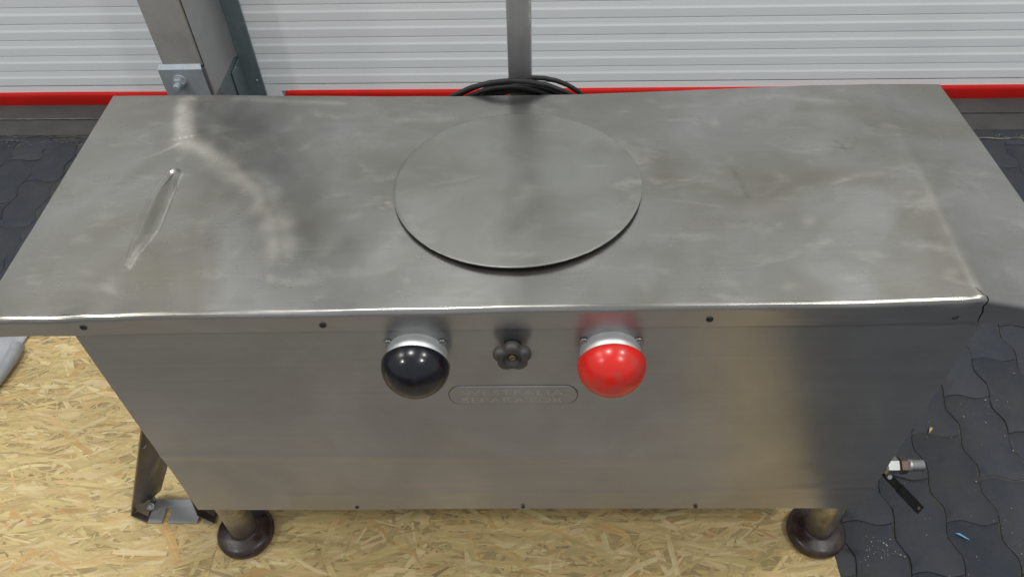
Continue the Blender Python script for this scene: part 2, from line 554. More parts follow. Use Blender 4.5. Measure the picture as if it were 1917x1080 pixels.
# thin pale line of dried slurry along the threshold joint, and crumbs of mortar along the last course
mb = MB()
pts = []
x = -3.0
while x < -1.0:
    y = door_y(x) - 0.0945 + random.uniform(-.0012, .0012); w = random.uniform(.001, .0026)
    mb.add([(x, y - w, ZP + .003), (x + .03, y - w, ZP + .003), (x + .03, y + w, ZP + .003), (x, y + w, ZP + .003)], [(0, 1, 2, 3)])
    x += .03
def ribbon(x0, x1, base, amp, dens):
    x = x0
    while x < x1:
        g = mnoise.noise(Vector((x * 6, base * 90, 0)))
        w = max(0, .0020 + .0035 * g)
        y = door_y(x) - base - amp * (math.sin(x * 58.4 + .6) + .25 * mnoise.noise(Vector((x * 40, 0, 2))))
        if w > .0005 and g > dens:
            y2 = door_y(x + .008) - base - amp * (math.sin((x + .008) * 58.4 + .6) + .25 * mnoise.noise(Vector(((x + .008) * 40, 0, 2))))
            mb.add([(x, y - w, ZP + .0022), (x + .0082, y2 - w, ZP + .0022), (x + .0082, y2 + w, ZP + .0022), (x, y + w, ZP + .0022)], [(0, 1, 2, 3)])
        x += .008
ribbon(-2.2, -1.2, .196, .005, -.45)
ribbon(-2.2, -1.2, .197, .005, -.30)
ribbon(1.2, 2.2, .232, .003, -.1)
ribbon(1.2, 2.2, .262, .002, .1)
for _ in range(160):
    x = random.choice([random.uniform(-2.0, -1.3), random.uniform(1.3, 2.0)])
    y = door_y(x) - .21 - abs(random.gauss(0, .022)); r = random.uniform(.0008, .0022)
    mb.add([(x + r * 1.8 * math.cos(a), y + r * math.sin(a), ZP + .0022) for a in [2 * math.pi * i / 6 for i in range(6)]] + [(x, y, ZP + .0022 + r * .4)],
           [(i, (i + 1) % 6, 6) for i in range(6)])
mb.build("mortar_crumbs", M['mortar'], None, kind='stuff')

# ---------------------------------------------------------------- sectional doors
PITCHZ = 0.0575
def slat_mesh(x0, x1, name):
    # section from top to bottom: (offset towards the viewer, height)
    prof = [(-.0022, 0.0), (-.0022, -.0010), (-.0002, -.0022), (0.0002, -.018), (0.0004, -.0205), (0.0011, -.0245), (0.0016, -.0272), (0.0016, -.0290), (0.0009, -.0545), (0.0005, -.0562), (-.0022, -.0575)]
    vs, fs = [], []
    nx = 2
    for (d, z) in prof:
        for xx in (x0, x1):
            vs.append((xx, door_y(xx) - d, z))
    for i in range(len(prof) - 1):
        fs.append((2 * i, 2 * i + 1, 2 * i + 3, 2 * i + 2))
    nb = len(vs)
    for (d, z) in (prof[0], prof[-1]):
        for xx in (x0, x1):
            vs.append((xx, door_y(xx) + .03, z))
    fs.append((nb + 1, nb, 0, 1)[::-1]); fs.append((nb, nb + 1, nb + 3, nb + 2))
    me = bpy.data.meshes.new(name)
    me.from_pydata(vs, [], fs)
    bm = bmesh.new(); bm.from_mesh(me); bmesh.ops.recalc_face_normals(bm, faces=bm.faces[:]); bm.to_mesh(me); bm.free()
    me.materials.append(M['door'])
    return me
def make_door(x0, x1, label, sx0, sx1):
    t = thing("sectional_door", label, "door", ((x0 + x1) / 2, door_y((x0 + x1) / 2), ZP))
    me = slat_mesh(x0, x1, "slat")
    L = Vector(t.location)
    top = -0.6755
    for v in me.vertices:
        v.co.x -= L.x; v.co.y -= L.y
    # short bottom rail under the lowest groove
    for k in range(64):
        o = bpy.data.objects.new("slat", me)
        COL.objects.link(o); o.parent = t
        o.location = (0, 0, top + PITCHZ * (k + 1) - L.z)
    q = strip("b", x0, x1, -0.03, 0.0005, -0.702, top - .003, None)
    if sx0 > x0 + .04:
        qq = strip("b", x0, sx0 - .004, -0.03, 0.0005, -.7475, -.7022, None)
        q.add(qq.v, qq.f)
    q.build("bottom_rail", M['door'], t)
    # red rubber seal: rounded lip hanging under the bottom rail
    q = MB()
    sec = [(-.004, -.7005), (.009, -.7012), (.0125, -.704), (.0135, -.712), (.012, -.735), (.010, -.7475), (.004, -.7478), (-.004, -.7475)]
    xs = [sx0 - .003, sx0 + .004, sx0 + .012, sx0 + .03] + [sx0 + .03 + (sx1 - sx0 - .03) * i / 60 for i in range(1, 61)]
    vs, fs = [], []
    for i, xx in enumerate(xs):
        sc = [0.35, .65, .88, 1][i] if i < 4 else 1
        wob = mnoise.noise(Vector((xx * 2.2, 3.1, 0))) * .0015
        for (d, z) in sec:
            vs.append((xx, door_y(xx) - d, -.7478 + (z + .7478) * sc + wob * (z > -.73)))
    ns = len(sec)
    for i in range(len(xs) - 1):
        for j in range(ns):
            j2 = (j + 1) % ns
            fs.append((i * ns + j, i * ns + j2, (i + 1) * ns + j2, (i + 1) * ns + j))
    fs.append(tuple(range(ns)))
    q.add(vs, fs, False)
    sharp(q.build("bottom_seal", M['redseal'], t), 50)
    return t
make_door(-3.4, -0.99, "white ribbed door with red bottom seal, left of the wide door post", -3.4, -1.02)
make_door(-0.905, 3.2, "wide white ribbed door with red bottom seal behind the steel cabinet", -0.845, 3.2)

# door post between the doors
XP = -0.964
pt = thing("door_post", "wide steel post with bolted foot plate between the two white doors", "post", (-1.03, 1.55, ZP))
ZT = 2.9
mb = MB().box((-1.093, 1.405, -0.449), (XP - .0065, 1.60, ZT), .004)
mb.build("post_box", M['post'], pt)
# side cladding, folded: stands 2 mm proud of the box, cut off above the floor
mb = MB().add([(XP, 1.400, -.548), (XP, 1.62, -.548), (XP, 1.655, -.565), (XP, 1.655, ZT), (XP, 1.400, ZT),
               (XP + .0025, 1.400, -.548), (XP + .0025, 1.62, -.548), (XP + .0025, 1.655, -.565), (XP + .0025, 1.655, ZT), (XP + .0025, 1.400, ZT)],
              [(0, 1, 2, 3, 4), (9, 8, 7, 6, 5), (0, 5, 6, 1), (1, 6, 7, 2), (2, 7, 8, 3), (3, 8, 9, 4), (4, 9, 5, 0)])
mb.build("side_cladding", M['post'], pt)
mb = MB().box((XP - .0035, 1.42, ZP + .003), (XP - .0005, 1.650, -.40), 0)
mb.box((XP - .0035, 1.650, ZP + .003), (XP - .0005, 1.656, ZT), 0)
mb.box((XP + .0028, 1.648, ZP + .003), (-0.903, 1.656, ZT), .0008)
mb.box((XP + .0028, 1.56, ZP + .003), (XP + .006, 1.6475, -.57), .0005)
mb.build("guide_rail", M['zinc'], pt)
# foot plate with folded top lip
mb = MB().box((-1.108, 1.393, ZP + .004), (-0.974, 1.400, -.4525), .0010)
mb.add([(-1.108, 1.3932, -.4525), (-.974, 1.3932, -.4525), (-.977, 1.4045, -.4405), (-1.105, 1.4045, -.4405),
        (-1.108, 1.399, -.4525), (-.974, 1.399, -.4525), (-.977, 1.4045, -.4455), (-1.105, 1.4045, -.4455)],
       [(0, 1, 2, 3), (7, 6, 5, 4), (0, 4, 5, 1), (1, 5, 6, 2), (2, 6, 7, 3), (3, 7, 4, 0)])
fp = mb.build("foot_plate", M['zincplate'], pt)
mb = MB().box((-1.096, 1.408, ZP + .004), (-0.967, 1.60, -.453), 0)
mb.build("post_base", M['post'], pt)
bx, bz = -1.052, -0.492
mb = MB().lathe([(.022, 0), (.022, .0035), (.0205, .004)], (bx, 1.393, bz), (0, -1, 0), 24, True, False, True)
mb.lathe([(.0185, .0041), (.0185, .018), (.016, .0198)], (bx, 1.393, bz), (0, -1, 0), 6, False, False, True)
mb.lathe([(.0105, .0199), (.0105, .041), (.0088, .0428)], (bx, 1.393, bz), (0, -1, 0), 16, True, False, True)
mb.build("bolt", M['zincplate'], pt)
for (rx, ry, rz) in [(-.925, 1.648, -.36), (-.921, 1.648, -.655), (-.925, 1.648, -.06), (-.925, 1.648, .24)]:
    MB().lathe([(.0042, 0), (.0036, .0016), (.002, .0024), (.0003, .0026)], (rx, ry, rz), (0, -1, 0), 12, True, False, True).build("rivet", M['bright'], pt)
for (ry, rz) in [(1.60, -.575), (1.52, -.562), (1.44, -.562)]:
    MB().lathe([(.0036, 0), (.003, .0014), (.0003, .002)], (XP + .0028 if ry < 1.56 else XP + .006, ry, rz), (1, 0, 0), 10, True, False, True).build("rivet", M['bright'], pt)

# ---------------------------------------------------------------- strand boards on the floor
def make_board(x0, x1, y0, y1, label, tilt=0.0, nstr=5000, seed=1):
    rnd = random.Random(seed)
    t = thing("strand_board", label, "board", ((x0 + x1) / 2, (y0 + y1) / 2, ZP))
    ex = lambda y: tilt * (y - 0.0)
    L = Vector(t.location)
    mb = MB()
    vs = []
    for z in (ZP + .0035, ZB - .0012):
        vs += [(x0 + (ex(y0) if x0 < -1 else 0) * 0, y0, z), (x1 + ex(y0), y0, z), (x1 + ex(y1), y1, z), (x0, y1, z)]
    mb.add(vs, [(3, 2, 1, 0), (4, 5, 6, 7), (0, 1, 5, 4), (1, 2, 6, 5), (2, 3, 7, 6), (3, 0, 4, 7)])
    mb.build("board_core", M['boardedge'], t)
    V, F, U, Cc = [], [], [], []
    for k in range(nstr):
        cx, cy = rnd.uniform(x0, x1 + .02), rnd.uniform(y0, y1)
        ln = .9 * rnd.choice([rnd.uniform(.05, .11), rnd.uniform(.08, .15), rnd.uniform(.02, .06)])
        wd = min(max(rnd.gauss(.009, .006), .0018), .024)
        top = k > nstr * .72
        if top and rnd.random() < .45:
            ln = rnd.uniform(.012, .06); wd = rnd.uniform(.0015, .007)
        ang = rnd.gauss(0.05, .33) if rnd.random() < .78 else rnd.uniform(-1.5, 1.5)
        u = rnd.random()
        if u < .60:
            c = (.56, .425, .195); j = rnd.uniform(.90, 1.08)
        elif u < .80:
            c = (.63, .505, .268); j = rnd.uniform(.92, 1.06)
        elif u < .88:
            c = (.52, .345, .14); j = rnd.uniform(.9, 1.1)
        elif u < .975:
            c = (.47, .36, .165); j = rnd.uniform(.88, 1.1)
        else:
            c = (.36, .275, .15); j = rnd.uniform(.8, 1.1)
            wd *= .5
        c = tuple(min(1, v * j * rnd.uniform(.97, 1.03)) for v in c)
        z = ZB - .0010 + .0011 * (k / nstr) + rnd.uniform(-.0001, .0001)
        tx, ty = rnd.gauss(0, .004), rnd.gauss(0, .010)
        ca, sa = math.cos(ang), math.sin(ang)
        nn = 5
        ring = []
        skew0, skew1 = rnd.uniform(-.5, .5) * wd * 1.5, rnd.uniform(-.5, .5) * wd * 1.5
        bend = rnd.gauss(0, .04) * ln
        for i in range(nn):
            s_ = i / (nn - 1)
            taper = 1.0 if 0 < i < nn - 1 else rnd.uniform(.25, 1.0)
            ring.append((-ln / 2 + ln * s_ + (skew0 if i == 0 else skew1 if i == nn - 1 else 0), -wd / 2 * taper * rnd.uniform(.75, 1.1) + bend * math.sin(math.pi * s_)))
        for i in reversed(range(nn)):
            s_ = i / (nn - 1)
            taper = 1.0 if 0 < i < nn - 1 else rnd.uniform(.25, 1.0)
            ring.append((-ln / 2 + ln * s_ - (skew0 if i == 0 else skew1 if i == nn - 1 else 0), wd / 2 * taper * rnd.uniform(.75, 1.1) + bend * math.sin(math.pi * s_)))
        b = len(V)
        uo, vo = rnd.uniform(0, 50), rnd.uniform(0, 50)
        for (a, w) in ring:
            x, y = cx + a * ca - w * sa, cy + a * sa + w * ca
            x = min(max(x, x0), x1 + ex(y)); y = min(max(y, y0), y1)
            V.append((x - L.x, y - L.y, min(z + a * tx + w * ty, ZB + .0002) - L.z))
            U.append((uo + a, vo + w))
        m_ = len(ring)
        for i in range(nn - 1):
            F.append((b + i, b + i + 1, b + m_ - 2 - i, b + m_ - 1 - i))
        Cc += [c] * m_
    me = bpy.data.meshes.new("wood_strands")
    me.from_pydata(V, [], F)
    ca_ = me.color_attributes.new("strand_tint", 'FLOAT_COLOR', 'POINT')
    ca_.data.foreach_set("color", [x for c in Cc for x in (*c, 1.0)])
    uvl = me.uv_layers.new(name="grain")
    idx = [0] * len(me.loops)
    me.loops.foreach_get("vertex_index", idx)
    uvl.data.foreach_set("uv", [x for i in idx for x in U[i]])
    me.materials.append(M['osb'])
    o = bpy.data.objects.new("wood_strands", me)
    COL.objects.link(o); o.parent = t; o['kind'] = 'stuff'
    return t
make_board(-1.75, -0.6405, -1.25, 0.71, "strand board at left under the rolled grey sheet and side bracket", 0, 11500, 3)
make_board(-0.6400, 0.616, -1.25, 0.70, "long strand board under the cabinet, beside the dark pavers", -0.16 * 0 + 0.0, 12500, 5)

# ---------------------------------------------------------------- steel cabinet
W2, H, D = 0.600, 0.5138, 0.484
ZL = 0.0484
cab = thing("steel_cabinet", "long worn stainless steel cabinet with two dome push buttons, standing on round feet", "machine cabinet", (0, 0.24, ZB))

ARC = [(-0.568, 0.466), (-0.552, 0.396), (-0.540, 0.357), (-0.508, 0.338), (-0.472, 0.317), (-0.428, 0.276), (-0.385, 0.231), (-0.353, 0.177), (-0.335, 0.121), (-0.330, 0.064)]
DENT = [(-0.534, 0.276), (-0.535, 0.222), (-0.532, 0.152), (-0.534, 0.114), (-0.535, 0.083)]
def seg_dist(px, py, pl):
    best = (9, 0, 0)
    tot = len(pl) - 1
    for i in range(tot):
        ax, ay = pl[i]; bx_, by_ = pl[i + 1]
        dx, dy = bx_ - ax, by_ - ay
        t = max(0, min(1, ((px - ax) * dx + (py - ay) * dy) / (dx * dx + dy * dy)))
        qx, qy = ax + t * dx, ay + t * dy
        d = math.hypot(px - qx, py - qy)
        if d < abs(best[0]):
            side = 1 if (dx * (py - ay) - dy * (px - ax)) > 0 else -1
            best = (d, side, (i + t) / tot)
    return best
def sstep(a, b, x):
    t = max(0, min(1, (x - a) / (b - a)))
    return t * t * (3 - 2 * t)
rd = random.Random(11)
DINGS = [(rd.uniform(-.68, .68), rd.uniform(.02, .46), rd.uniform(.010, .035), rd.uniform(-.0007, .0006)) for _ in range(70)]
DINGS += [(-.60, .015, .035, -.004), (-.53, .010, .03, -.003), (.30, .22, .03, -.0012), (.33, .19, .02, .001), (-.22, .30, .05, -.0018), (-.20, .12, .04, .0015), (.42, .33, .03, .001), (.45, .30, .02, -.001)]
FRONT = [(-.76, .027), (-.6792, .0323), (-.5251, .0390), (-.2276, .0408), (.0194, .0442), (.2082, .0462), (.421, .0485), (.5507, .0535), (.5755, .0560), (.6323, .0425), (.76, .018)]
BACK = [(-.76, .0488), (-.6999, .0492), (-.5271, .0478), (-.3434, .0424), (-.2516, .0396), (-.114, .0368), (.1008, .0367), (.2771, .0405), (.4732, .0459), (.5974, .0468), (.7025, .0440), (.76, .042)]
def tab(T, x):
    for (a, va), (b, vb) in zip(T, T[1:]):
        if x <= b:
            t = max(0, (x - a) / (b - a))
            return va + (vb - va) * t
    return T[-1][1]
def lid_dz(x, y):
    fx = 0.022 * (y / D)
    t_ = y / D
    z = (tab(FRONT, x - fx * sstep(.3, .6, x)) + .002 - ZL) * (1 - t_) + (tab(BACK, x) - ZL) * t_ ** 1.6
    dip = .0065 * math.exp(-((x + .0) / .13) ** 2)
    z += dip * t_ ** 1.6 - dip * sstep(.425, .490, y)
    z += 0.0010 * math.exp(-((x - fx - .572) / .010) ** 2) * (1 - .6 * t_)
    # kinked arc and oblong dent at the left
    d, side, t = seg_dist(x, y, ARC)
    w = 0.021 if t > .25 else .024
    z += (0.0012 if t > .2 else .0022) * math.exp(-(d / w) ** 2) * sstep(0, .06, t + .03) * sstep(1.03, .9, t)
    d, side, t = seg_dist(x, y, DENT)
    if d < .05:
        dd = d * side + .0015 * mnoise.noise(Vector((y * 40, x * 20, 5)))
        wl = .0125 * (1 - .80 * sstep(.40, 1.0, t)) * (.38 + .62 * sstep(0, .22, t))
        fall = 1
        if t <= 0.001 or t >= .999:
            along = abs(y - (DENT[0][1] if t <= .001 else DENT[-1][1]))
            fall = sstep(.034, 0, along)
        dep = .0037 * (1 - .55 * sstep(.4, 1.0, t)) * fall
        if dd < -wl:
            z -= dep * sstep(-wl - .0080, -wl, dd)
        elif dd < wl:
            z -= dep * (1 - 1.3 * (dd + wl) / (2 * wl))
        else:
            z += dep * .3 * (1 - sstep(wl, wl + .0070, dd))
    for (cx, cy, r, h) in DINGS:
        if abs(x - cx) < 3 * r and abs(y - cy) < 3 * r:
            z += h * math.exp(-(((x - cx) / r) ** 2 + ((y - cy) / r) ** 2))
    z += 0.0007 * mnoise.noise(Vector((x * 5.0, y * 7.0, 1.3))) + 0.0004 * mnoise.noise(Vector((x * 13, y * 15, 7.3))) + 0.00018 * mnoise.noise(Vector((x * 38, y * 38, 3.3)))
    return z

def frange(a, b, n):
    return [a + (b - a) * i / n for i in range(n + 1)]
# profile of the sheet: top from back to front, bend, flange
ROWS = []
for y in frange(D, -0.0005, 190):
    ROWS.append((y, ZL, y, 1.0))
RB = 0.0082
for a in range(1, 9):
    th = a / 8 * math.pi / 2
    ROWS.append((-0.0005 - RB * math.sin(th), ZL - RB + RB * math.cos(th), -.0005, 1.0))
FB = 0.0045
for k in range(1, 15):
    z = ZL - RB + (FB - (ZL - RB)) * k / 14
    ROWS.append((-0.0087 + .0042 * (k / 14), z, -.0005, 1.0 - .4 * k / 14))
nr = len(ROWS)
TEAR0 = 186         # first torn row
def tear_x(i):
    pts = [(TEAR0 - 1, .572), (TEAR0 + 1, .5735), (TEAR0 + 4, .577), (TEAR0 + 5, .582), (TEAR0 + 8, .5835), (TEAR0 + 14, .581), (TEAR0 + 18, .586), (TEAR0 + 22, .587), (nr, .590)]
    pts2 = [p for p in pts]
    for (a, va), (b, vb) in zip(pts2, pts2[1:]):
        if a <= i <= b:
            return va + (vb - va) * (i - a) / (b - a)
    return pts[0][1]
NXL, NXR = 300, 30
mb = MB()
vs, fs = [], []
XLE, XRE = -0.7015, 0.703   # overall half widths at the rear; the sides splay towards the front
NXL = 1 + 28 + 57 + 79 + (NXL - 165 + 1) - 1
ncol = NXL + 1 + NXR + 1
for i, (y, z, yy, k) in enumerate(ROWS):
    xt = tear_x(i)
    gap = 0.0 if i < TEAR0 else 0.0021 * min(1, (i - TEAR0 + 1) / 5)
    fr_ = 1 - max(0, yy) / D
    cols = [XLE - .010 * fr_] + frange(XLE - .010 * fr_ + .003, -.565, 27) + frange(-.5638, -.500, 56)[0:] + frange(-.4975, -.30, 78) + frange(-.2965, xt - gap / 2, NXL - 165) + frange(xt + gap / 2, XRE + .030 * fr_, NXR)
    for x in cols:
        zz = z + lid_dz(x, max(0, yy)) * k
        ry = y
        if i >= 191 and i < 199:
            ry += 0.0012 * mnoise.noise(Vector((x * 9, 5.5, 0)))
        elif i >= 199:
            ry += 0.0012 * mnoise.noise(Vector((x * 9, 5.5, 0))) * (nr - i) / 15 + .0005 * mnoise.noise(Vector((x * 17, z * 30, 2)))
            ry -= .0022 * math.exp(-((x - .545) / .02) ** 2 - ((z - .022) / .02) ** 2)
        vs.append((x, ry, zz))
for i in range(nr - 1):
    for j in range(ncol - 1):
        if j == NXL and i >= TEAR0 - 1:
            continue
        a = i * ncol + j
        fs.append((a, a + ncol, a + ncol + 1, a + 1))
mb.add(vs, fs, True)
lid = mb.build("lid", M['lid'], cab)
sol = lid.modifiers.new("thickness", 'SOLIDIFY')
sol.thickness = 0.0018
sol.offset = -1.0
sol.material_offset_rim = 2  # sheet edges coloured near-black so the tear looks shaded
es = lid.modifiers.new("split", 'EDGE_SPLIT'); es.split_angle = math.radians(42)
# merge the untorn part of the seam
bm = bmesh.new(); bm.from_mesh(lid.data)
bmesh.ops.remove_doubles(bm, verts=bm.verts[:], dist=1e-6)
bmesh.ops.recalc_face_normals(bm, faces=bm.faces[:])
if sum(f.normal.z for f in bm.faces) < 0:
    bmesh.ops.reverse_faces(bm, faces=bm.faces[:])
bm.to_mesh(lid.data); bm.free()
# scuffs and painted glints along the kinks, and the flange is brushed like the panel
ca_ = lid.data.color_attributes.new("scuff_glint", 'FLOAT_COLOR', 'POINT')
vals, film_shades = [], []
FILMS = [(.37, .235, .075, .055, .42), (.24, .30, .05, .06, .22), (.25, .16, .05, .05, .25), (-.60, .16, .05, .05, .35), (-.42, .22, .05, .05, .28), (.55, .30, .035, .10, .25), (.08, .44, .09, .03, .22),
         (-.20, .40, .04, .05, .25), (-.63, .02, .05, .012, .5), (-.50, .012, .03, .010, .35), (-.30, .16, .05, .07, .18), (.62, .22, .05, .10, .2), (.45, .08, .10, .03, .18), (.13, .47, .06, .02, .2)]
DARK = [([(.318, .27), (.325, .235), (.327, .20)], .004, .6), ([(.475, .315), (.505, .305), (.52, .33)], .0022, .5), ([(.485, .335), (.500, .295)], .002, .5), ([(.47, .29), (.51, .335)], .002, .4),
        ([(.53, .30), (.545, .285)], .002, .4)]
BRIGHT = [([(-.531, .140), (-.535, .112), (-.536, .078)], .0055, 1.7), ([(-.536, .282), (-.530, .270)], .004, .9), ([(.20, .235), (.225, .245), (.245, .24)], .003, .5), ([(.205, .20), (.25, .19), (.29, .18)], .002, .45), ([(.47, .232), (.50, .242), (.535, .245)], .006, .4), ([(.455, .225), (.48, .235)], .002, .6),
          ([(-.20, .19), (-.192, .205), (-.188, .195)], .0016, .9), ([(-.25, .30), (-.235, .28)], .004, .4), ([(-.23, .42), (-.20, .41)], .010, .35), ([(.36, .455), (.45, .452)], .008, .25), ([(.50, .44), (.53, .43)], .010, .25),
          ([(.545, .03), (.575, .012)], .004, .5), ([(.57, .25), (.58, .245)], .002, .6), ([(.53, .11), (.532, .10)], .0015, .6), ([(.30, .165), (.34, .16)], .012, .2), ([(-.34, .43), (-.27, .425)], .008, .3)]
SPOTS = [(rd.uniform(-.65, .68), rd.uniform(.0, .46), rd.uniform(.007, .013), rd.uniform(.06, .22), rd.uniform(0, 3.1)) for _ in range(80)]
for v in lid.data.vertices:
    x, y = v.co.x, v.co.y + wloc(cab).y
    f = g = 0
    if v.co.z + ZB > .02:
        if x < -.25:
            d, side, t = seg_dist(x, y, ARC)
            nz = mnoise.noise(Vector((x * 30, y * 30, 0)))
            fa = .70 * math.exp(-(d / (.0175 + .004 * nz)) ** 4)
            fb = (.60 + .12 * sstep(.55, .8, t)) * math.exp(-(d / (.0165 + .009 * nz)) ** 2) * sstep(1.0, .88, t)
            k_ = sstep(.14, .32, t)
            f = fa * (1 - k_) + fb * k_
            d2, s2_, t2 = seg_dist(x, y, [(-.545, .350), (-.575, .325), (-.612, .305)])
            f += .5 * math.exp(-(d2 / .0028) ** 2) * (1 - t2)
            d2, s2_, t2 = seg_dist(x, y, [(-.33, .055), (-.30, .045), (-.27, .05)])
            f += .4 * math.exp(-(d2 / .008) ** 2) * (.5 + .8 * abs(nz))
            d2, s2_, t2 = seg_dist(x, y, [(-.49, .474), (-.30, .462)])
            f += .3 * math.exp(-(d2 / .006) ** 2)
            d, side, t = seg_dist(x, y, DENT)
            dd = d * side
            g += .70 * math.exp(-((dd + .002) / .0085) ** 4) * (.8 + .5 * mnoise.noise(Vector((x * 60, y * 50, 8)))) * sstep(.85, .5, t) * (t > 0)  # dark reflection in the dent painted into the film colour
            f += .45 * math.exp(-((dd - .0155 * (1 - .7 * sstep(.45, 1, t))) / .0018) ** 2) * (t > 0.0) * (t < .8) + .95 * math.exp(-(d / .0055) ** 2) * (sstep(.62, .76, t) + .35 * (t < .001)) * (.4 + .9 * abs(mnoise.noise(Vector((x * 160, y * 90, 3)))))  # glint painted on the dent's right edge, plus scuffs at its ends
        d, side, t = seg_dist(x, y, [(.578, .0), (.585, .16), (.592, .30)])
        f += .30 * math.exp(-((d * side - .002) / .006) ** 2) * sstep(1, .5, t)
        for (cx, cy, r, a, th) in SPOTS:
            if abs(x - cx) < .04 and abs(y - cy) < .04:
                u = (x - cx) * math.cos(th) + (y - cy) * math.sin(th); w_ = -(x - cx) * math.sin(th) + (y - cy) * math.cos(th)
                f += a * math.exp(-(u / r) ** 2 - (w_ / (r * .5)) ** 2)
        for pl, w, a in BRIGHT:
            d2, s2_, t2 = seg_dist(x, y, pl)
            if d2 < w * 3:
                f += .6 * a * math.exp(-(d2 / w) ** 2) * (.35 + 1.0 * abs(mnoise.noise(Vector((x * 120, y * 70, 1)))))
        for (cx, cy, rx, ry, a) in FILMS:
            e_ = ((x - cx) / rx) ** 2 + ((y - cy) / ry) ** 2
            if e_ < 6:
                g += a * math.exp(-e_) * (.75 + .7 * mnoise.noise(Vector((x * 22, y * 22, cx))))
        for pl, w, a in DARK:
            d2, s2_, t2 = seg_dist(x, y, pl)
            if d2 < w * 3:
                g += a * math.exp(-(d2 / w) ** 2) * (.55 + .9 * abs(mnoise.noise(Vector((x * 90, y * 60, 2)))))
    f = min(1, f)
    g = max(0, min(.85, g))
    vals += [f, f, f, 1]
    film_shades += [g, g, g, 1]
ca_.data.foreach_set("color", vals)
lid.data.color_attributes.new("film_shade", 'FLOAT_COLOR', 'POINT').data.foreach_set("color", film_shades)
lid.data.materials.append(M['panel'])
lid.data.materials.append(M['gap_shade'])
for p_ in lid.data.polygons:
    if p_.normal.y < -.93:
        p_.material_index = 1
MB().box((.568, -.0036, .016), (.5985, -.0022, .046)).build("tear_shade_strip", M['gap_shade'], lid)  # near-black strip added behind the tear, stands for the shade inside
q = MB()
q.add([(x, y, ZL + lid_dz(x, y) - .0030) for x in (.566, .572, .578, .584) for y in (.016, .010, .004, .0005)], [(4 * i + j, 4 * i + j + 1, 4 * i + j + 5, 4 * i + j + 4) for i in range(3) for j in range(3)])
q.build("tear_shade_strip", M['gap_shade'], lid)  # same added shade strip under the top of the tear
# back and side lips, turned down
mb = MB()
def lip(pts, h):
    v = [(p[0], p[1], p[2] - .0020) for p in pts] + [(p[0], p[1], p[2] - h) for p in pts]
    n_ = len(pts)
    mb.add(v, [(i, i + 1, n_ + i + 1, n_ + i) for i in range(n_ - 1)], True)
lip([(x, D - .001, ZL + lid_dz(x, D)) for x in frange(XLE, XRE, 60)], .022)
lip([(XLE - .010 * (1 - y / D) + .001, y, ZL + lid_dz(XLE - .010 * (1 - y / D), y)) for y in frange(0, D, 30)], .022)
lip([(XRE + .030 * (1 - y / D) - .001, y, ZL + lid_dz(XRE + .030 * (1 - y / D), y)) for y in frange(0, D, 30)], .022)
rim = mb.build("rim", M['lid'], lid)

# front panel: one sheet with soft horizontal ripples
def panel_dy(x, z):
    d = 0.0016 * mnoise.noise(Vector((x * 2.5, z * 5, 4.4))) + .0006 * mnoise.noise(Vector((x * 9, z * 6, 1.4))) + .0002 * mnoise.noise(Vector((x * 3, z * 25, 9.4)))
    # two long faint creases low on the sheet
    zc = -0.455 + .020 * sstep(.2, .6, x) - .006 * sstep(-.2, -.6, x)
    d -= 0.0016 * math.exp(-((z - zc) / .008) ** 2) * sstep(-.55, -.3, x)
    zc2 = -0.335 - .012 * math.sin(x * 3)
    d -= 0.0014 * math.exp(-((z - zc2) / .012) ** 2) * sstep(.35, .0, x)
    d -= 0.0009 * math.exp(-((x - .44) / .03) ** 2 - ((z + .37) / .02) ** 2)
    d *= 1 - .9 * math.exp(-((x + .013) / .13) ** 4 - ((z + .155) / .05) ** 4)
    return d
mb = MB()
nxp, nzp = 90, 110
vs = []
for j in range(nzp + 1):
    z = -H + (H + .036) * j / nzp
    for i in range(nxp + 1):
        x = -W2 + 2 * W2 * i / nxp
        vs.append((x, panel_dy(x, z), z))
fs = [(j * (nxp + 1) + i, j * (nxp + 1) + i + 1, (j + 1) * (nxp + 1) + i + 1, (j + 1) * (nxp + 1) + i) for j in range(nzp) for i in range(nxp)]
mb.add(vs, fs, True)
fpn = mb.build("front_panel", M['panel'], cab)
MB().box((-W2 + .0005, .0035, -H + .001), (-W2 + .0025, D - .03, .030)).build("side_panel", M['panel'], cab)
MB().box((W2 - .0025, .0035, -H + .001), (W2 - .0005, D - .03, .025)).build("side_panel", M['panel'], cab)
MB().box((-W2 + .004, D - .034, -H + .001), (W2 - .004, D - .031, .030)).build("rear_panel", M['panel'], cab)
MB().box((-W2 + .004, .008, -H + .004), (W2 - .004, D - .036, -H + .007)).build("base_plate", M['panel'], cab)

# screws along the flange and the foot of the panel
for (sx, sz) in [(-0.575, .017), (-0.257, .017), (0.245, .021), (.555, .022)]:
    MB().lathe([(.0048, 0), (.0042, .0012), (.0020, .0018), (.0018, .0006), (.0002, .0006)], (sx, -.0066 - .0008 * (sz < .02), sz), (0, -1, 0), 14, True, False, True).build("screw", M['blackhole'], cab)
for sx in (-0.305, -.004, .305):
    MB().lathe([(.0038, 0), (.0032, .0012), (.0016, .0016), (.0014, .0005), (.0002, .0005)], (sx, -.0012, -.504), (0, -1, 0), 12, True, False, True).build("screw", M['blackhole'], cab)

# legs with wide round feet
for (lx, ly) in [(-.582, .053), (.587, .053), (-.582, .42), (.587, .42)]:
    lg = MB().cyl((lx, ly, ZB + .030), (lx, ly, -H + .003), .0265, n=32).build("leg", M['leg'], cab)
    MB().lathe([(.050, .001), (.056, .003), (.0575, .010), (.0575, .017), (.0555, .0225), (.050, .0262), (.040, .0290), (.0315, .0305), (.0265, .033), (.0268, .034)],
               (lx, ly, ZB), (0, 0, 1), 48, True, True, False).build("foot", M['foot'], lg)

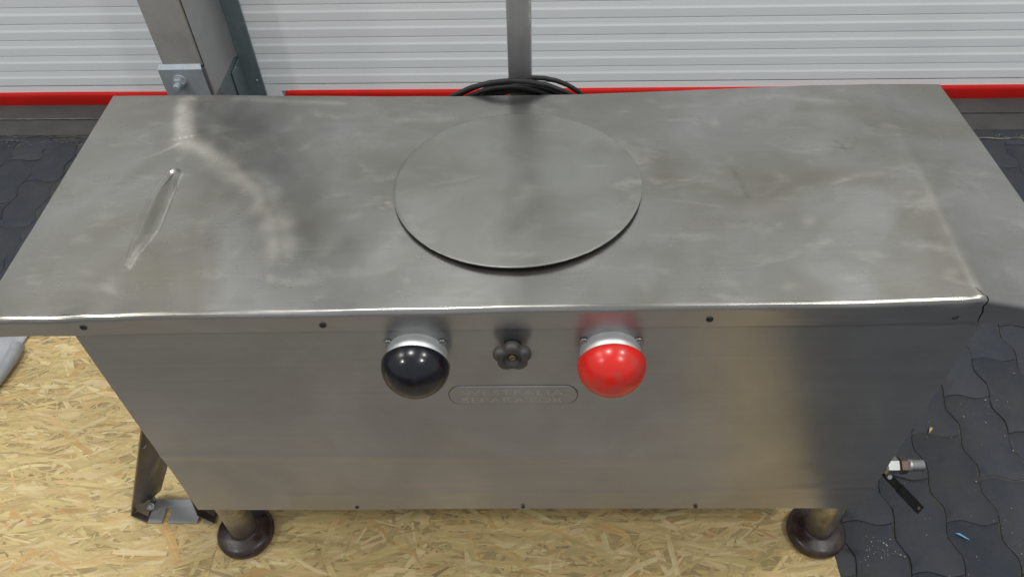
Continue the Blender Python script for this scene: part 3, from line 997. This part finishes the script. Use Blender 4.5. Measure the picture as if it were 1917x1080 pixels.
# big dome push buttons
def push_button(xc, mat, label):
    zc, yr = -0.052, -0.024
    bt = MB()
    bt.lathe([(.0415, -.0015), (.0412, .006), (.0405, .0205), (.0395, .0215), (.034, .0218), (.034, .026)], (xc, 0, zc), (0, -1, 0), 64, True)
    col = bt.build("button_collar", M['alu'], cab)
    R_, Dp = .0465, .042
    prof = [(.036, .0222), (.0455, .0225), (.0465, .0236)]
    for k in range(1, 15):
        t = k / 15 * math.pi / 2
        prof.append((R_ * math.cos(t) ** .96, .0236 + Dp * math.sin(t)))
    prof.append((.0004, .0236 + Dp))
    d = MB().lathe(prof, (xc, 0, zc), (0, -1, 0), 72, True, False, True).build("dome", mat, cab, at=(xc, -.03, zc))
    tag(d, label)
    for sx in (-.0365, .0365):
        for sz in (.0235, -.033):
            MB().lathe([(.0060, .0002), (.0060, .0008), (.0050, .0017), (.0024, .0021), (.0020, .0008), (.0002, .0008)], (xc + sx, -.0010, zc + sz), (0, -1, 0), 16, True, False, True).build("screw", M['bright'], col)
push_button(-.142, M['blackdome'], "black dome of the left push button")
push_button(.1225, M['reddome'], "red dome of the right push button")

# star knob
kx, kz = -.0105, -.036
def lobes(a, r):
    if r < .0125:
        return 1
    return 1 + .095 * math.cos(5 * (a - .5 * math.pi)) - .02 * math.cos(10 * (a - .5 * math.pi))
mb = MB().lathe([(.010, .008), (.019, .0105), (.0235, .0135), (.0248, .0185), (.0243, .0225), (.0225, .0255), (.0190, .0272), (.0150, .0270), (.0122, .0255), (.0108, .0215), (.0068, .0195), (.0050, .0195)], (kx, 0, kz), (0, -1, 0), 80, True, True, True, lob=lobes)
kn = mb.build("star_knob", M['knob'], cab)
MB().lathe([(.0120, .0), (.0120, .003), (.0105, .005), (.0100, .0085)], (kx, -.0005, kz), (0, -1, 0), 28, True).build("stem", M['handle'], kn)
mb = MB().lathe([(.0058, .0194), (.0056, .0224), (.0045, .0232)], (kx, 0, kz), (0, -1, 0), 20, True, False, True)
sc_ = mb.build("knob_screw", M['brass'], kn)
mb = MB().box((-.0050, -.02335, -.0006), (.0050, -.02315, .0006))
mb.v = [(kx + v[0] * math.cos(.6) - v[2] * math.sin(.6), v[1], kz + v[0] * math.sin(.6) + v[2] * math.cos(.6)) for v in mb.v]
mb.build("screw_slot", M['blackhole'], kn)

# name plate
px0, px1, pz = -.107, .082, -.1545
hw = .0235
poly = []
for k in range(13):
    a = -math.pi / 2 + math.pi * k / 12; poly.append((px1 - hw * .8 + hw * .8 * math.cos(a), pz + hw * math.sin(a)))
for k in range(13):
    a = math.pi / 2 + math.pi * k / 12; poly.append((px0 + hw * .8 + hw * .8 * math.cos(a), pz + hw * math.sin(a)))
def shrink(pl, d):
    cx_, cy_ = sum(p[0] for p in pl) / len(pl), sum(p[1] for p in pl) / len(pl)
    return [(p[0] + (d if p[0] < cx_ - .085 else -d if p[0] > cx_ + .085 else 0) * min(1, (abs(p[0] - cx_) - .075) / .02), pz + (p[1] - pz) * (1 - d / hw)) for p in pl]
q = MB()
np_ = len(poly)
inn = shrink(poly, .0013)
q.add([(p[0], .0004, p[1]) for p in poly] + [(p[0], -.0003, p[1]) for p in poly] + [(p[0], -.0015, p[1]) for p in inn],
      [(i, (i + 1) % np_, np_ + (i + 1) % np_, np_ + i) for i in range(np_)] + [(np_ + i, np_ + (i + 1) % np_, 2 * np_ + (i + 1) % np_, 2 * np_ + i) for i in range(np_)] + [tuple(range(2 * np_, 3 * np_))])
npl = q.build("name_plate", M['panel'], cab)
gap = [(p[0] + (.0007 if p[0] > (px0 + px1) / 2 else -.0007), pz + (p[1] - pz) * (1 + .0007 / hw)) for p in poly]  # outline for the dark shade line painted around the plate
MB().prism(gap, .0004, -.00035, 'y').build("plate_shade_line", M['gap_shade'], npl)  # dark outline painted around the plate in place of its shadow line
def lettering(txt, cx, cz, width, height, parent, mat):
    cu = bpy.data.curves.new("lettering", 'FONT')
    cu.body = txt; cu.align_x = 'CENTER'; cu.align_y = 'CENTER'
    cu.size = 1.0; cu.extrude = 0.0; cu.space_character = 1.12; cu.offset = 0.012
    tmp = bpy.data.objects.new("tmp_text", cu)
    COL.objects.link(tmp)
    dg = bpy.context.evaluated_depsgraph_get()
    me = bpy.data.meshes.new_from_object(tmp.evaluated_get(dg))
    bpy.data.objects.remove(tmp)
    xs = [v.co.x for v in me.vertices]; ys = [v.co.y for v in me.vertices]
    w0, h0 = max(xs) - min(xs), max(ys) - min(ys)
    mx, my = (max(xs) + min(xs)) / 2, (max(ys) + min(ys)) / 2
    bm = bmesh.new(); bm.from_mesh(me)
    bmesh.ops.remove_doubles(bm, verts=bm.verts[:], dist=1e-5)
    for v in bm.verts:
        v.co = Vector((cx + (v.co.x - mx) / w0 * width, -.0019, cz + (v.co.y - my) / h0 * height))
    ex = bmesh.ops.extrude_face_region(bm, geom=bm.faces[:])
    for v in ex['geom']:
        if isinstance(v, bmesh.types.BMVert):
            v.co.y += .0007
    q = MB().bm(bm)
    bpy.data.meshes.remove(me)
    return q.build("lettering", mat, parent)
M['letter'] = steel("raised_letter_steel", (0.44, 0.44, 0.44), (0.39, 0.385, 0.375), (0.34, 0.32, 0.29), 0.30, 0.38, 0.0, (0, 0, 1), 20.0, (4, 80, 80), 0.01, metal=.76, streak=.08)
lettering("WESTFALIA", -.0135, pz + .0095, .150, .0125, npl, M['letter'])
lettering("SEPARATOR", -.0135, pz - .0095, .150, .0125, npl, M['letter'])

# adjustable bracket low on the left side
br = MB()
def plate4(q, a, b, c, d, th):
    a, b, c, d = map(Vector, (a, b, c, d))
    n_ = (b - a).cross(d - a).normalized() * th
    v = [a, b, c, d, a + n_, b + n_, c + n_, d + n_]
    q.add(v, [(3, 2, 1, 0), (4, 5, 6, 7), (0, 1, 5, 4), (1, 2, 6, 5), (2, 3, 7, 6), (3, 0, 4, 7)])
zf = ZB + .003
def upright(q, dx):
    a, b = Vector((-.835 + dx, .088, zf + .010)), Vector((-.790 + dx, .145, zf + .012))
    c, d = Vector((-.615 + dx * .25, .120, -.37)), Vector((-.655 + dx * .25, .060, -.335))
    plate4(q, a, b, c, d, -.003)
    # narrow outer lip
    plate4(q, a, d, d + Vector((-.006, .02, .0)), a + Vector((-.006, .02, .0)), .002)
    # bent toe that reaches the base plate
    plate4(q, (-.836 + dx, .087, zf + .012), (-.801 + dx, .0755, zf + .0005), (-.797 + dx, .1285, zf + .0005), (-.808 + dx, .140, zf + .016), .0025)
upright(br, 0)
brk = br.build("side_bracket", M['upright'], cab)
q = MB(); upright(q, .142); q.build("upright", M['upright'], brk)
# base plate with two open slots
bp = MB()
x0, x1, y0, y1 = -.800, -.675, .076, .129
def zb(q, xa, xb, ya, yb):
    q.box((xa, ya, zf - .0005), (xb, yb, zf + .003), 0)
xs_ = [(-.800, -.770), (-.757, -.694), (-.681, -.660)]
for (xa, xb) in xs_:
    zb(bp, xa, xb, y0, .1095)
zb(bp, x0, -.660, .1096, y1)
bp.build("slotted_plate", M['bracket'], brk)
for (cx, cy, cz, ax) in [(-.800, .108, zf + .012, (.3, -.5, .8)), (-.690, .078, -.415, (-.3, -.55, .75))]:
    q = MB().lathe([(.008, 0), (.008, .002), (.0066, .0022)], (cx, cy, cz), ax, 16, True, True, True)
    q.lathe([(.0062, .0022), (.0062, .007), (.005, .0078)], (cx, cy, cz), ax, 6, False, False, True)
    q.lathe([(.0033, .0078), (.0033, .011), (.0025, .0115)], (cx, cy, cz), ax, 10, True, False, True)
    q.build("bolt", M['bright'], brk)

# drain valve on the right
vy, vz = .075, -.496
vx = .580
va = MB()
va.cyl((vx - .06, vy, vz), (vx + .075, vy, vz), .010)
va.lathe([(.014, .078), (.0165, .0815), (.0165, .101), (.014, .104)], (vx, vy, vz), (1, 0, 0), 6, False, True, True)
vlv = va.build("drain_valve", M['bright'], cab)
MB().lathe([(.0135, .1045), (.016, .106), (.016, .118), (.0135, .1195)], (vx, vy, vz), (1, 0, 0), 6, False, True, True).build("lock_nut", M['brown_nut'], vlv)
MB().lathe([(.0105, .120), (.0115, .1205), (.0115, .1275), (.0112, .128), (.0112, .1485), (.0105, .1495), (.0085, .1495), (.0085, .140), (.0004, .140)], (vx, vy, vz), (1, 0, 0), 28, True, True, False).build("nipple", M['bright'], vlv)
lv = MB()
A = Vector((vx + .088, vy - .010, vz - .019)); B = Vector((vx + .160, vy - .046, vz - .086))
dv = (B - A).normalized(); sd = dv.cross(Vector((0, -.6, .8))).normalized(); nn_ = sd.cross(dv)
if nn_.z < 0: nn_ = -nn_
def bar(q, s0, s1, w, th, lift):
    o = A + dv * s0 + nn_ * lift; e = A + dv * s1 + nn_ * lift
    v = []
    for p in (o, e):
        for (a, b) in ((-w, 0), (w, 0), (w, th), (-w, th)):
            v.append(p + sd * a + nn_ * b)
    q.add(v, [(3, 2, 1, 0), (4, 5, 6, 7), (0, 1, 5, 4), (1, 2, 6, 5), (2, 3, 7, 6), (3, 0, 4, 7)])
LL = (B - A).length
bar(lv, -.012, LL * .36, .0075, .0025, .0)
lever = lv.build("lever", M['handle'], vlv)
lv = MB(); bar(lv, LL * .34, LL * .98, .0086, .0045, -.0008)
lv.build("lever_grip", M['handle'], cab and vlv)
q = MB().lathe([(.0055, .0), (.0055, .005), (.0045, .006)], A + nn_ * .0026, nn_, 6, False, False, True)
q.cyl(A - nn_ * .022, A, .007)
q.build("lever_nut", M['bracket'], vlv)
q = MB().lathe([(.0035, .0), (.003, .0008)], A + dv * LL * .91 + nn_ * .0038, nn_, 14, True, False, True)
q.build("hang_hole", M['brown_nut'], vlv)

# ---------------------------------------------------------------- round cover plate on the lid
mb = MB()
cxd, cyd, Rd = -.004, .2380, .1835
rings = [0.0] + [Rd * (i / 40) for i in range(1, 41)]
nseg = 120
def dz_(r, a):
    x, y = r * math.cos(a), r * math.sin(a)
    return .0515 - .0050 * (y / Rd) + .0022 * (x / Rd) + .0010 * mnoise.noise(Vector((x * 7, y * 7, 3))) + .0003 * mnoise.noise(Vector((x * 22, y * 22, 8))) - .0016 * (r / Rd) ** 2
vs = [(cxd, cyd, dz_(0, 0))]
for r in rings[1:]:
    for k in range(nseg):
        a = 2 * math.pi * k / nseg
        vs.append((cxd + r * math.cos(a), cyd + r * math.sin(a) * .985, dz_(r, a)))
fs = [(0, 1 + k, 1 + (k + 1) % nseg) for k in range(nseg)]
for i in range(len(rings) - 2):
    for k in range(nseg):
        k2 = (k + 1) % nseg
        fs.append((1 + i * nseg + k, 1 + (i + 1) * nseg + k, 1 + (i + 1) * nseg + k2, 1 + i * nseg + k2))
mb.add(vs, fs, True)
cov = mb.build("round_cover_plate", M['disc'], None, label="thin round steel cover plate lying on top of the cabinet", category="cover plate", at=(cxd, cyd, .052))
s3 = cov.modifiers.new("thickness", 'SOLIDIFY'); s3.thickness = .0022; s3.offset = -1.0
if cov.data.polygons[200].normal.z < 0:
    s3.offset = 1.0
bv = cov.modifiers.new("edge", 'BEVEL'); bv.width = .0005; bv.segments = 2; bv.limit_method = 'ANGLE'; bv.angle_limit = math.radians(50)

# ---------------------------------------------------------------- upright post behind, and its cable coil
q = MB().box((-.0205, -.0205, ZP), (.0205, .0205, 2.6), .003)
ca, sa = math.cos(-.05), math.sin(-.05)
q.v = [(-.001 + v[0] * ca - v[1] * sa, .585 + v[0] * sa + v[1] * ca, v[2]) for v in q.v]
po = q.build("steel_post", M['post'], None, label="slim square steel post rising behind the cabinet", category="post", at=(0, .585, ZP))
sharp(po, 40)

q = MB()
rc = random.Random(4)
loops = [(-.0186, .198, -.1413, .503, 0), (-.0333, .1352, -.0927, .520, 0)]
for k_, (cx, r, cy) in enumerate([(.004, .150, .524), (-.0183, .1463, .512), (.012, .083, .516), (-.012, .120, .530), (.0116, .068, .531), (-.006, .100, .526), (-.02, .115, .534), (.006, .135, .528),
                                  (-.01, .155, .538), (.012, .09, .540), (-.006, .075, .535), (-.015, .10, .519), (.004, .125, .516), (.016, .10, .529), (-.01, .085, .522)]):
    top = .0415 - .62 * (cy - .512) - .0035 * (k_ % 4)
    loops.append((cx, r, top - r, cy, rc.uniform(-.05, .05)))
loops.insert(6, (.0199, .1287, -.0936, .543, 0))
path = []
for li, (cx, r, cz, cy, tl) in enumerate(loops):
    for k in range(36):
        a = -math.pi / 2 + 2 * math.pi * k / 36
        s_ = k / 36
        nx_ = loops[(li + 1) % len(loops)]
        w_ = sstep(.80, 1.0, s_) if li < len(loops) - 1 else 0
        e = lambda i: [cx, r, cz, cy, tl][i] * (1 - w_) + nx_[i] * w_
        x = e(0) + e(1) * math.cos(a)
        z = e(2) + e(1) * math.sin(a) + e(4) * .12 * e(1) * math.cos(a)
        y = e(3) + .002 * math.sin(2 * a + li)
        path.append((x, y, z))
for it in range(2):
    path = [path[0]] + [tuple((path[i - 1][c] + 2 * path[i][c] + path[i + 1][c]) / 4 for c in range(3)) for i in range(1, len(path) - 1)] + [path[-1]]
q.tube(path, .0044, 10)
q.build("power_cable", M['cable'], None, label="coiled black power cable hanging behind the cabinet in front of the post", category="cable", at=(0, .52, -.06))

# ---------------------------------------------------------------- grey sheet with a rolled edge, at the left edge of the board
gs = thing("grey_sheet", "grey sheet with rolled edge lying on the board, far left", "plastic sheet", (-1.4, .52, ZB))
q = MB()
vs, fs = [], []
nx_, ny_ = 30, 24
for j in range(ny_ + 1):
    for i in range(nx_ + 1):
        u, v = i / nx_, j / ny_
        y = .36 + .27 * v
        xr_ = -1.290 + (v - .6) * .03
        x = -1.62 + (xr_ + 1.62) * u
        z = ZB + .006 + .006 * mnoise.noise(Vector((x * 9, y * 9, 0))) * u * (1 - u) * 3 + .004 * (1 - u)
        z += .012 * math.exp(-((v - .86) / .12) ** 2) * (1 - u) ** .5 * .6
        vs.append((x, y, z))
for j in range(ny_):
    for i in range(nx_):
        a = j * (nx_ + 1) + i
        fs.append((a, a + 1, a + nx_ + 2, a + nx_ + 1))
q.add(vs, fs, True)
fl = q.build("flat_sheet", M['greysheet'], gs)
mo = fl.modifiers.new("thickness", 'SOLIDIFY'); mo.thickness = .0012; mo.offset = 1
q = MB()
pa = [(-1.284, .545), (-1.283, .520), (-1.284, .49), (-1.289, .45), (-1.297, .41), (-1.31, .37), (-1.33, .32)]
pp, rr = [], []
for i in range(31):
    t = i / 30 * (len(pa) - 1); k = min(int(t), len(pa) - 2); f_ = t - k
    x = pa[k][0] * (1 - f_) + pa[k + 1][0] * f_; y = pa[k][1] * (1 - f_) + pa[k + 1][1] * f_
    r = .0165 - .004 * i / 30 + .0012 * mnoise.noise(Vector((i * .4, 0, 0)))
    pp.append((x, y, ZB + .002 + r)); rr.append(r)
q.tube(pp, rr, 22)
sharp(q.build("rolled_edge", M['greysheet'], gs), 60)

# ---------------------------------------------------------------- litter on the floor
def flake(name, cx, cy, z, pts, th, mat, label, cat):
    q = MB()
    v0 = [(cx + a, cy + b, z + abs(a) * .08) for a, b in pts]
    v1 = [(p[0], p[1], p[2] + th) for p in v0]
    n_ = len(pts)
    q.add(v0 + v1, [tuple(range(n_))[::-1], tuple(range(n_, 2 * n_))] + [(i, (i + 1) % n_, n_ + (i + 1) % n_, n_ + i) for i in range(n_)])
    return q.build(name, mat, None, label=label, category=cat, at=(cx, cy, z))
flake("wood_chip", .917, .306, ZP + .002, [(-.007, -.009), (-.001, -.003), (.006, .003), (.004, .009), (-.001, .005), (-.003, .000)], .0015, M['chip'], "pale wood chip on the dark pavers right of the cabinet", "wood chip")
flake("plastic_scrap", .893, .054, ZP + .002, [(-.012, .006), (-.004, .007), (.003, .001), (.012, -.008), (.004, -.004), (-.004, .002)], .0012, M['blue'], "small light blue scrap lying on the dark pavers", "scrap")
q = MB()
rg = random.Random(9)
def crumb(x, y, r):
    n_ = 5
    a0 = rg.uniform(0, 6)
    q.add([(x + r * rg.uniform(.6, 1.2) * math.cos(a0 + 2 * math.pi * i / n_), y + r * rg.uniform(.6, 1.2) * math.sin(a0 + 2 * math.pi * i / n_), ZP + .0018) for i in range(n_)] + [(x, y, ZP + .0018 + r * .7)],
          [(i, (i + 1) % n_, n_) for i in range(n_)])
for cx, cy, s_, n_ in [(.735, .03, .02, 40), (1.02, .05, .035, 40), (.70, .02, .02, 16), (1.08, .38, .02, 18), (.98, .56, .06, 16), (.95, .30, .06, 14), (1.2, .3, .3, 60), (.9, .1, .2, 40), (1.6, .9, .3, 30)]:
    for _ in range(n_):
        crumb(rg.gauss(cx, s_), rg.gauss(cy, s_ * .7), rg.choice([.0005, .0006, .0008, .0008, .0011, .0018]))
q.v, q.f, q.sm = q.v, q.f, q.sm
q.build("grit", M['grit'], None, kind='stuff')
